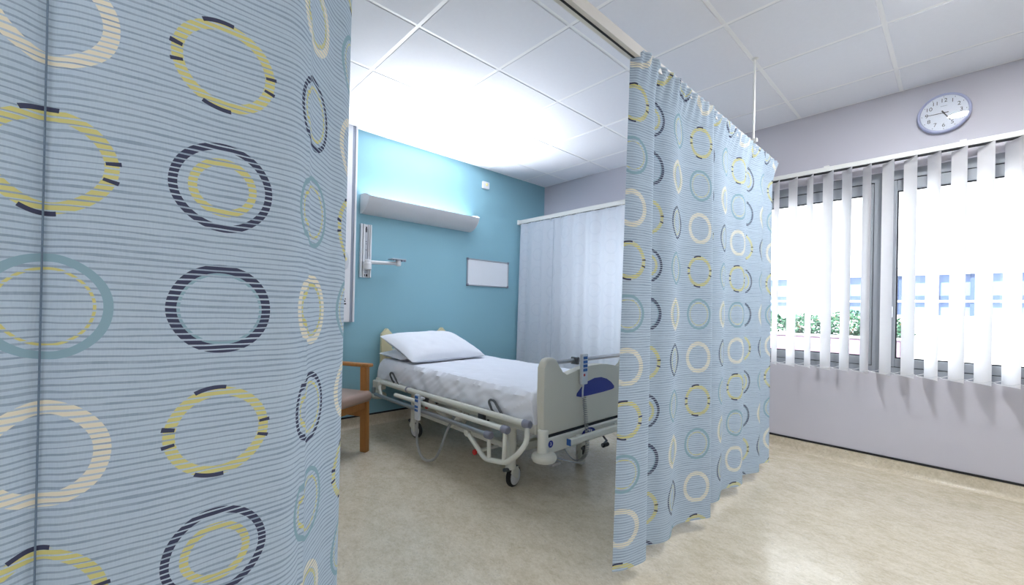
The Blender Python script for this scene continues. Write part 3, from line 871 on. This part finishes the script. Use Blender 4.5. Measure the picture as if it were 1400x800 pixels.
# collapsed side rails (near and far)
for sgn in (1, -1):
    Yf = (lambda y: y) if sgn == 1 else mir
    def R(name, mt, pts, r, seg=12):
        return tb(name, mt, BED, [(p[0], Yf(p[1]), p[2]) for p in pts], r, seg)
    R('side_rail_tube', M['bed'], [(0.30, -2.335, 0.440), (2.06, -2.335, 0.462)], 0.0185)
    R('side_rail_tube', M['bed'], [(0.62, -2.372, 0.387), (1.925, -2.372, 0.408)], 0.0165)
    R('side_rail_tube', M['steel'], [(0.30, -2.392, 0.342), (1.80, -2.392, 0.352)], 0.0150)
    for x, y, z in ((2.075, -2.335, 0.462), (1.94, -2.372, 0.408), (1.815, -2.392, 0.352), (0.75, -2.335, 0.447)):
        w_ = 0.026 if x > 1 else 0.010
        b = bmesh.new(); lathe(b, (x - w_, Yf(y), z), (1, 0, 0), [(0, .0215), (.005, .0235), (2 * w_ - .008, .0235), (2 * w_ - .002, .019)], 16); obj('rail_cap', b, M['caps'], BED, True)
    yl = -2.385
    R('rail_linkage', M['bed'], smooth_path([(2.085, -2.345, 0.445), (2.095, -2.36, 0.375), (2.065, yl, 0.310), (2.00, yl, 0.255), (1.95, yl, 0.228), (1.86, yl, 0.212), (1.775, yl, 0.205), (1.70, yl, 0.250), (1.600, yl, 0.315)], 5), 0.0150)
    R('rail_linkage', M['bed'], [(1.94, -2.375, 0.395), (1.945, yl, 0.226)], 0.0135)
    R('rail_linkage', M['bed'], [(1.815, -2.39, 0.340), (1.815, yl, 0.212)], 0.0125)
    b = bmesh.new(); lathe(b, (1.600, Yf(yl) - .016, 0.315), (0, 1, 0), [(0, .018), (.004, .022), (.028, .022), (.032, .018)], 14); obj('linkage_pivot', b, M['bed'], BED, True)
    R('rail_linkage', M['bed'], [(0.40, yl, 0.342), (0.32, yl + .02, 0.40), (0.27, -2.33, 0.43)], 0.013)
    bx('rail_latch', M['bedplastic'], BED, 0.20, 0.31, *sorted((Yf(-2.375), Yf(-2.30))), 0.372, 0.452, bev=0.008)
    bx('latch_lever', M['steel'], BED, 0.225, 0.27, *sorted((Yf(-2.392), Yf(-2.375))), 0.335, 0.395, bev=0.004)
    for x in (0.95, 1.62):
        bx('rail_mount', M['darksteel'], BED, x, x + .05, *sorted((Yf(-2.32), Yf(-2.296))), 0.37, 0.45)
# mattress keepers (wire loops)
for x, h in ((0.43, 0.085), (1.74, 0.085)):
    loop = [(x + .09, -2.286, 0.448), (x + .075, -2.300, 0.470), (x + .055, -2.312, 0.505), (x + .030, -2.316, 0.448 + h), (x - .005, -2.316, 0.450 + h), (x - .020, -2.314, 0.515), (x - .005, -2.304, 0.475), (x + .02, -2.296, 0.452)]
    tb('mattress_keeper', M['darksteel'], BED, smooth_path(loop, 5), 0.0075, 8)
# undercarriage
for y in (-2.17, mir(-2.17)): bx('base_rail', M['bed'], BED, 0.56, 1.86, y - .02, y + .02, 0.205, 0.245, bev=0.005)
for x in (0.60, 1.81): bx('base_cross', M['bed'], BED, x - .025, x + .025, -2.15, mir(-2.15), 0.200, 0.250, bev=0.005)
for x in (0.78, 1.62):
    b = bmesh.new(); box(b, x - .035, x + .035, YC - .06, YC + .06, 0.25, 0.418, 0.006); obj('lift_column', b, M['bed'], BED)
for pts, r in (([(0.86, -2.20, 0.36), (1.16, -2.20, 0.235)], .018), ([(1.16, -2.20, 0.235), (1.34, -2.20, 0.365)], .022), ([(1.20, -2.13, 0.25), (1.30, -2.13, 0.39)], .02),
               ([(0.86, mir(-2.20), 0.36), (1.16, mir(-2.20), 0.235)], .018), ([(1.16, mir(-2.20), 0.235), (1.34, mir(-2.20), 0.365)], .02)):
    tb('lift_arm', M['bed'], BED, pts, r, 8)
b = bmesh.new(); tube(b, [(0.70, YC - .12, 0.34), (1.25, YC - .12, 0.30)], .032, 14); obj('actuator', b, M['rubber'], BED, True)
bx('motor_box', M['rubber'], BED, 1.22, 1.40, YC - .16, YC + .02, 0.27, 0.37, bev=0.008)
for p in ((0.995, -2.30, 0.355), (1.66, -2.36, 0.205)):
    b = bmesh.new(); lathe(b, (p[0], p[1], p[2]), (0, -1, 0), [(0, .010), (.006, .017), (.018, .017), (.022, .012)], 12); obj('release_knob', b, M['red'], BED, True)
bx('knob_stalk', M['bed'], BED, 1.650, 1.672, -2.36, -2.16, 0.198, 0.212)
bx('knob_stalk', M['bed'], BED, 0.985, 1.005, -2.30, -2.26, 0.345, 0.402)
# castors
def castor(x, y, ang, px=None, py=None):
    K = obj('castor', BM(lathe, (x, y, 0.118), (0, 0, 1), [(0, .028), (.004, .034), (.02, .034), (.03, .031), (.30 - .018, .031)], 16), M['bed'], BED, True)
    d = Vector((math.cos(ang), math.sin(ang), 0)); s = Vector((-d.y, d.x, 0)); wc = Vector((x, y, 0.066)) + d * 0.030
    b = bmesh.new()
    for sg in (-1, 1):
        pl = [wc + s * (sg * .026) + d * a + Vector((0, 0, c)) for a, c in ((-.052, .056), (.012, .062), (.016, .0), (.0, -.012), (-.016, .0), (-.06, .035))]
        lo = [b.verts.new(p_ - s * .004) for p_ in pl]; hi = [b.verts.new(p_ + s * .004) for p_ in pl]
        b.faces.new(lo); b.faces.new(hi[::-1])
        for i in range(6): b.faces.new((lo[i], lo[(i + 1) % 6], hi[(i + 1) % 6], hi[i]))
    obj('fork', b, M['bed'], K)
    b = bmesh.new(); lathe(b, wc - s * .016, s, [(0, .050), (.003, .0625), (.009, .066), (.023, .066), (.029, .0625), (.032, .050)], 28); obj('tyre', b, M['rubber'], K, True)
    b = bmesh.new(); lathe(b, wc - s * .0215, s, [(0, .044), (.003, .052), (.040, .052), (.043, .044)], 24); obj('hub_cover', b, M['hub'], K, True)
    b = bmesh.new(); q = wc - d * .05 + Vector((0, 0, .052)); tube(b, [q, q - d * .05 + Vector((0, 0, .012))], .012, 8); obj('brake_pedal', b, M['darksteel'], K, True)
castor(0.575, -2.170, math.radians(8))
castor(1.833, -2.225, math.radians(103))
castor(1.86, -1.565, math.radians(137))
bx('castor_guard', M['bed'], BED, 1.868, 1.905, -1.615, -1.570, 0.012, 0.30, bev=0.006)
bx('guard_label', M['black'], BED, 1.905, 1.907, -1.608, -1.576, 0.085, 0.145)
castor(0.575, mir(-2.17), math.radians(20))
# foot end: accessory bar, badges, pedal
bx('accessory_bar', M['bed'], BED, 2.190, 2.216, -2.125, -1.46, 0.334, 0.368, bev=0.003)
bx('bar_end_cap', M['btn'], BED, 2.189, 2.217, -2.129, -2.125, 0.333, 0.369)
for y in (-2.00, -1.60): bx('bar_bracket', M['bed'], BED, 2.160, 2.190, y - .02, y + .02, 0.338, 0.362)
b = bmesh.new(); lathe(b, (2.160, -2.232, 0.352), (1, 0, 0), [(0, .020), (.0012, .020)], 20); BD = obj('round_badge', b, M['navy'], BED)
text_mesh('badge_mark', '3', 0.026, M['white'], BD, (2.1618, -2.232, 0.352), (0, 1, 0), (0, 0, 1), 0.0004)
arc = [(-1.955 + .0, 0.338), (-1.955, 0.352), (-1.94, 0.368), (-1.915, 0.379), (-1.885, 0.382), (-1.855, 0.379), (-1.83, 0.368), (-1.815, 0.352), (-1.815, 0.338)]
b = bmesh.new(); prism(b, arc, 'x', 2.160, 2.1615); BG = obj('maker_badge', b, M['navy'], BED)
for y, z in ((-1.915, 0.354), (-1.898, 0.360), (-1.881, 0.356), (-1.864, 0.350)): bx('badge_mark', M['white'], BG, 2.1614, 2.1622, y, y + .010, z, z + 0.016)
tb('foot_crank', M['darksteel'], BED, [(2.10, -1.66, 0.285), (2.20, -1.75, 0.285), (2.20, -1.80, 0.262)], 0.007, 8)
b = bmesh.new(); tube(b, [(2.20, -1.79, 0.262), (2.20, -1.74, 0.262)], .014, 10); obj('crank_grip', b, M['rubber'], BED, True)
tb('pedal_bar', M['steel'], BED, [(2.12, -2.16, 0.252), (2.16, -2.02, 0.200), (2.17, -1.94, 0.180)], 0.004, 6)

# handsets with cables
H1 = thing('bed_handset', 'grey bed remote hanging on the lowered near side rail', 'remote', (1.05, -2.42, 0.282))
bx('body', M['handset'], H1, 1.022, 1.080, -2.432, -2.410, 0.285, 0.468, bev=0.006, seg=2)
for k, z in enumerate((0.440, 0.415, 0.372, 0.347)):
    for xx in (1.030, 1.053): bx('button', M['btn'], H1, xx, xx + .019, -2.4345, -2.431, z, z + .018, bev=0.001)
bx('hook', M['handset'], H1, 1.030, 1.072, -2.410, -2.375, 0.430, 0.443)
tb('cable', M['cable'], H1, smooth_path([(1.050, -2.421, 0.286), (1.052, -2.423, 0.22), (1.060, -2.425, 0.13), (1.105, -2.425, 0.055), (1.18, -2.42, 0.030), (1.27, -2.41, 0.065), (1.315, -2.39, 0.15), (1.325, -2.35, 0.26), (1.32, -2.28, 0.36)], 6), 0.0095, 8)
H2 = thing('bed_handset', 'grey bed remote with blue buttons clipped on the footboard rail', 'remote', (2.17, -1.955, 0.652))
bx('body', M['handset'], H2, 2.158, 2.180, -1.985, -1.928, 0.655, 0.838, bev=0.006, seg=2)
for z in (0.806, 0.782, 0.758, 0.734): bx('button', M['btn'], H2, 2.179, 2.1825, -1.976, -1.938, z, z + .017, bev=0.001)
bx('stop_button', M['red'], H2, 2.179, 2.1825, -1.972, -1.958, 0.706, 0.720, bev=0.001)
b = bmesh.new(); box(b, 2.105, 2.158, -2.004, -1.985, 0.775, 0.818, 0.003); obj('clip', b, M['darksteel'], H2)
tb('cable', M['handset'], H2, [(2.169, -1.957, 0.658), (2.168, -1.962, 0.62), (2.166, -1.960, 0.575)], 0.005, 8)
coil = []
guide = smooth_path([(2.178, -1.960, 0.580), (2.176, -1.945, 0.50), (2.1745, -1.930, 0.42), (2.1745, -1.920, 0.35), (2.1745, -1.915, 0.28), (2.165, -1.925, 0.22), (2.13, -1.945, 0.185), (2.07, -1.95, 0.195), (1.97, -1.93, 0.26)], 40)
cut = int(len(guide) * 0.78)
for i, p in enumerate(guide):
    a = i * 0.95
    rr = 0.0105 if i < cut else 0.0
    coil.append(p + Vector((math.cos(a) * rr, math.sin(a) * rr, 0)))
tb('coiled_cable', M['cable'], H2, coil, 0.0032, 5)

# ---------------------------------------------------------------- mattress, pillows
MT = thing('mattress', 'mattress under a wrinkled white sheet on the hospital bed', 'mattress', (1.12, YC, 0.44))
bx('core', M['navy'], MT, 0.155, 2.070, -2.235, mir(-2.235), 0.441, 0.585, bev=0.02)
def sheet_bm():
    bm = bmesh.new()
    X0, X1, Y0, Y1, Z0, Z1 = 0.130, 2.088, -2.292, mir(-2.292), 0.452, 0.628
    nx = 150
    sec = []                      # cross-section: near side up, across, far side down
    for i in range(11): sec.append(('n', i / 10))
    for i in range(1, 40): sec.append(('t', i / 40))
    for i in range(11): sec.append(('f', 1 - i / 10))
    rows = []
    for i in range(nx + 1):
        x = X0 + (X1 - X0) * i / nx
        e = min(1.0, (i + 0.001) / nx / 0.03, (1 - i / nx + 1e-6) / 0.03)
        ez = math.sqrt(max(0.0, 1 - (1 - e) ** 2))                # end rounding
        row = []
        for kind, t in sec:
            if kind in 'nf':
                z = Z0 + (Z1 - 0.030 - Z0) * t
                bulge = 0.010 * math.sin(PI * t)
                wr = 0.012 * noise.noise((x * 9 + t * 2.5, z * 4, 0.3)) + 0.010 * noise.noise((x * 22 - t * 5, z * 7, 4.1)) + 0.008 * math.sin(x * 26 + t * 3 + 3 * noise.noise((x * 2, 0, 0))) * (1 - abs(t - .5))
                if x > 1.4: wr += 0.012 * noise.noise((x * 6 - z * 22, z * 3, 9.0))
                off = bulge + 1.15 * wr * (0.35 + 0.65 * (1 - t * 0.5))
                zz = z + (0.014 * noise.noise((x * 5, 1.0, 2.0)) if t == 0 else 0)
                y = Y0 - off if kind == 'n' else Y1 + off
                row.append((x, y, Z0 + (zz - Z0) * ez if t > 0 else zz))
            else:
                y = Y0 + (Y1 - Y0) * t
                q = min(t, 1 - t) / 0.05
                edge = 0.030 * (math.sqrt(max(0, 1 - (1 - min(1, q)) ** 2)) - 1)
                z = Z1 + edge + 0.005 * noise.noise((x * 4, y * 4, 2.0)) + 0.003 * noise.noise((x * 14, y * 10, 5.0))
                if y < Y0 + .14: z += 0.006 * noise.noise((x * 22, y * 14, 3.0)) 
                row.append((x, y, Z0 + (z - Z0) * ez))
        rows.append([bm.verts.new(p) for p in row])
    for a, c in zip(rows, rows[1:]):
        for k_ in range(len(sec) - 1): bm.faces.new((a[k_], a[k_ + 1], c[k_ + 1], c[k_]))
    bm.faces.new(rows[0]); bm.faces.new(rows[-1][::-1])
    return bm
obj('sheet', sheet_bm(), M['sheet'], MT, True)

def pillow(name, label, cx, cy, cz, lx, ly, h, tilt, yaw, seed):
    bm = bmesh.new(); n = 34
    for sg in (1, -1):
        g_ = []
        for i in range(n + 1):
            r_ = []
            for j in range(n + 1):
                a, c = 2 * i / n - 1, 2 * j / n - 1
                f = max(0.0, (1 - abs(a) ** 2.4) * (1 - abs(c) ** 2.4)) ** 0.42
                px = a * lx / 2 * (1 - 0.055 * (1 - c * c)); py = c * ly / 2 * (1 - 0.045 * (1 - a * a))
                if abs(c) > .9: px *= 1.0
                z = sg * h / 2 * f * (1 if sg > 0 else 0.75) + 0.010 * f * noise.noise((px * 7 + seed, py * 7, sg)) + 0.005 * noise.noise((px * 18 + seed, py * 18, sg)) * (f + .15)
                r_.append(bm.verts.new((px, py, z)))
            g_.append(r_)
        for i in range(n):
            for j in range(n): bm.faces.new((g_[i][j], g_[i + 1][j], g_[i + 1][j + 1], g_[i][j + 1]))
    bmesh.ops.remove_doubles(bm, verts=bm.verts, dist=0.0035)
    R_ = Matrix.Rotation(yaw, 4, 'Z') @ Matrix.Rotation(tilt, 4, 'Y')
    bmesh.ops.transform(bm, matrix=Matrix.Translation((cx, cy, cz)) @ R_, verts=bm.verts)
    o = obj(name, bm, M['pillow'], None, True)
    return tag(o, label, 'pillow')
pillow('pillow', 'white pillow lying flat underneath the other at the bed head', 0.33, -1.93, 0.662, 0.40, 0.72, 0.10, math.radians(2), 0.0, 1.0)
pillow('pillow', 'white pillow on top, leaning up towards the headboard', 0.440, -1.905, 0.742, 0.54, 0.80, 0.185, math.radians(19), math.radians(4), 5.0)

# ---------------------------------------------------------------- armchair beside the bed
CA = math.radians(28)
AC = thing('armchair', 'wooden armchair with taupe vinyl seat standing beside the bed', 'chair', (0.55, -2.95, 0))
def cl(name, mt, pts_box, bev=0.006, seg=2, smooth=True):
    """box in the chair's own frame: f = forward, l = to the chair's right; front left leg foot is at (0,0)"""
    bm = bmesh.new(); box(bm, *pts_box, bev=bev, seg=seg)
    place_c(bm); return obj(name, bm, mt, AC, smooth)
def place_c(bm):
    f = Vector((math.cos(CA), math.sin(CA), 0)); l = Vector((math.sin(CA), -math.cos(CA), 0)); o_ = Vector((0.655, -2.635, 0))
    for v in bm.verts: v.co = o_ + f * v.co.x + l * v.co.y + Vector((0, 0, v.co.z))
def leg(y, back):
    bm = bmesh.new()
    if not back:
        vs_ = box(bm, -0.028, 0.028, y - .022, y + .022, 0, 0.640)
        for v in bm.verts:
            if v.co.z > .3: v.co.x -= 0.012
    else:
        box(bm, -0.53, -0.48, y - .020, y + .020, 0, 0.43)
        for v in bm.verts:
            if v.co.z < .1: v.co.x -= 0.04
        box(bm, -0.53, -0.48, y - .020, y + .020, 0.43, 1.02)
        for v in bm.verts:
            if v.co.z > .6: v.co.x -= 0.07
    bmesh.ops.bevel(bm, geom=list(bm.edges), offset=0.005, segments=2, affect='EDGES')
    place_c(bm); obj('leg', bm, M['wood'], AC, True)
for y in (0.0, 0.56): leg(y, False); leg(y, True)
for y in (0.0, 0.56): cl('armrest', M['wood'], (-0.54, 0.045, y - .030, y + .030, 0.638, 0.664), 0.008)
cl('front_rail', M['wood'], (-0.015, 0.012, 0.02, 0.54, 0.325, 0.385), 0.004)
cl('back_rail', M['wood'], (-0.52, -0.49, 0.02, 0.54, 0.30, 0.36), 0.004)
for y in (0.0, 0.56): cl('side_rail', M['wood'], (-0.49, -0.02, y - .012, y + .012, 0.262, 0.318), 0.004)
cl('seat', M['vinyl'], (-0.47, 0.055, -0.018, 0.578, 0.382, 0.462), 0.030, 4)
b = bmesh.new(); box(b, -0.475, -0.41, 0.03, 0.53, 0.47, 1.06, 0.028, 3)
for v in b.verts: v.co.x -= 0.12 * (v.co.z - 0.45)
place_c(b); obj('backrest', b, M['vinyl'], AC, True)

# ================================================================ OUTSIDE
struct(bx('ground', M['paving'], None, -30, 40, 0.3, 40, -0.6, -0.3), 'pale paving outside the windows', 'ground')
FA = thing('building', 'bright white building with a band of windows across the yard', 'building', (3, 8.0, -0.3))
FY = 8.0
wins = [(-6.2, -4.6), (-3.6, -2.0), (-0.9, 0.80), (1.86, 2.52), (2.78, 5.4), (6.4, 8.6), (9.6, 11.8)]
b = bmesh.new()
box(b, -14, 20, FY, FY + .4, -0.3, 1.10); box(b, -14, 20, FY, FY + .4, 1.955, 7.5)
xs_ = [-14] + [v for q in wins for v in q] + [20]
for a, c in zip(xs_[::2], xs_[1::2]): box(b, a, c, FY, FY + .4, 1.10, 1.955)
obj('wall', b, M['facade'], FA)
bx('roof', M['paving'], FA, -14, 20, FY, FY + 8, 7.5, 7.8)
bx('parapet', M['facade'], FA, -14, 20, FY - .15, FY + .05, 7.3, 7.9)
for a, c in wins:
    fbm = bmesh.new()
    box(fbm, a, c, FY + .06, FY + .14, 1.395, 1.435); box(fbm, a, c, FY + .05, FY + .14, 1.10, 1.125)
    n = max(1, round((c - a) / 0.55))
    wd = obj('window', fbm, M['facade'], FA)
    for k_ in range(n):
        p0, p1 = a + (c - a) * k_ / n, a + (c - a) * (k_ + 1) / n
        bx('mullion', M['extdark'], wd, p0, p0 + .10, FY + .08, FY + .15, 1.125, 1.955)
        bx('pane', M['extpane'], wd, p0 + .10, p1, FY + .16, FY + .17, 1.435, 1.955)
        bx('pane', M['extpane'], wd, p0 + .10, p1, FY + .16, FY + .17, 1.125, 1.395)
        bx('blind_bar', M['extdark'], wd, p0 + .10, p1, FY + .14, FY + .159, 1.435, 1.53)
PT = thing('planter', 'pinkish low planter wall right outside the left window', 'planter', (0.6, 3.4, -0.3))
bx('planter_wall', M['pink'], PT, -3.0, 3.20, 3.0, 3.12, -0.3, 0.80); bx('planter_wall', M['pink'], PT, -3.0, 3.20, 3.80, 3.9, -0.3, 0.78)
bx('planter_wall', M['pink'], PT, 3.12, 3.22, 3.12, 3.80, -0.3, 0.79)
bx('coping', M['facade'], PT, -3.0, 3.24, 2.98, 3.14, 0.80, 0.825)
bx('soil', M['soil'], PT, -3.0, 3.12, 3.12, 3.80, 0.3, 0.74)
SH = ['leafy green shrub at the left end of the outdoor planter', 'second leafy green shrub in the outdoor planter', 'third leafy green shrub in the outdoor planter, middle of row', 'fourth leafy green shrub in the outdoor planter', 'fifth leafy green shrub in the outdoor planter', 'leafy green shrub at the right end of the outdoor planter']
for k_, (sx_, hh) in enumerate(((0.2, .34), (0.95, .38), (1.60, .40), (2.12, .36), (2.62, .42), (3.02, .33))):
    S_ = thing('shrub', SH[k_], 'shrub', (sx_, 3.45, 0.74), 'shrubs in the planter')
    fo = bmesh.new()
    for q in range(900):
        d = Vector((random.gauss(0, 1), random.gauss(0, 1), random.gauss(0, 1))).normalized() * random.uniform(.55, 1.0)
        p = Vector((sx_ + d.x * .30, 3.45 + d.y * .26, 0.74 + hh * .52 + d.z * hh * .55))
        if p.z < 0.75: continue
        a = Vector((random.uniform(-1, 1), random.uniform(-1, 1), random.uniform(-.5, 1))).normalized(); c = a.orthogonal().normalized()
        s = random.uniform(.018, .034)
        fo.faces.new([fo.verts.new(p - a * s), fo.verts.new(p + c * s * .55), fo.verts.new(p + a * s), fo.verts.new(p - c * s * .55)])
    obj('foliage', fo, M['leaf'], S_)
    st = bmesh.new()
    for q in range(5):
        a = q * 1.26
        tube(st, [(sx_, 3.45, 0.735), (sx_ + .07 * math.cos(a), 3.45 + .07 * math.sin(a), 0.74 + hh * .4), (sx_ + .16 * math.cos(a), 3.45 + .14 * math.sin(a), 0.74 + hh * .8)], [.008, .006, .003], 5)
    obj('stem', st, M['wood'], S_)
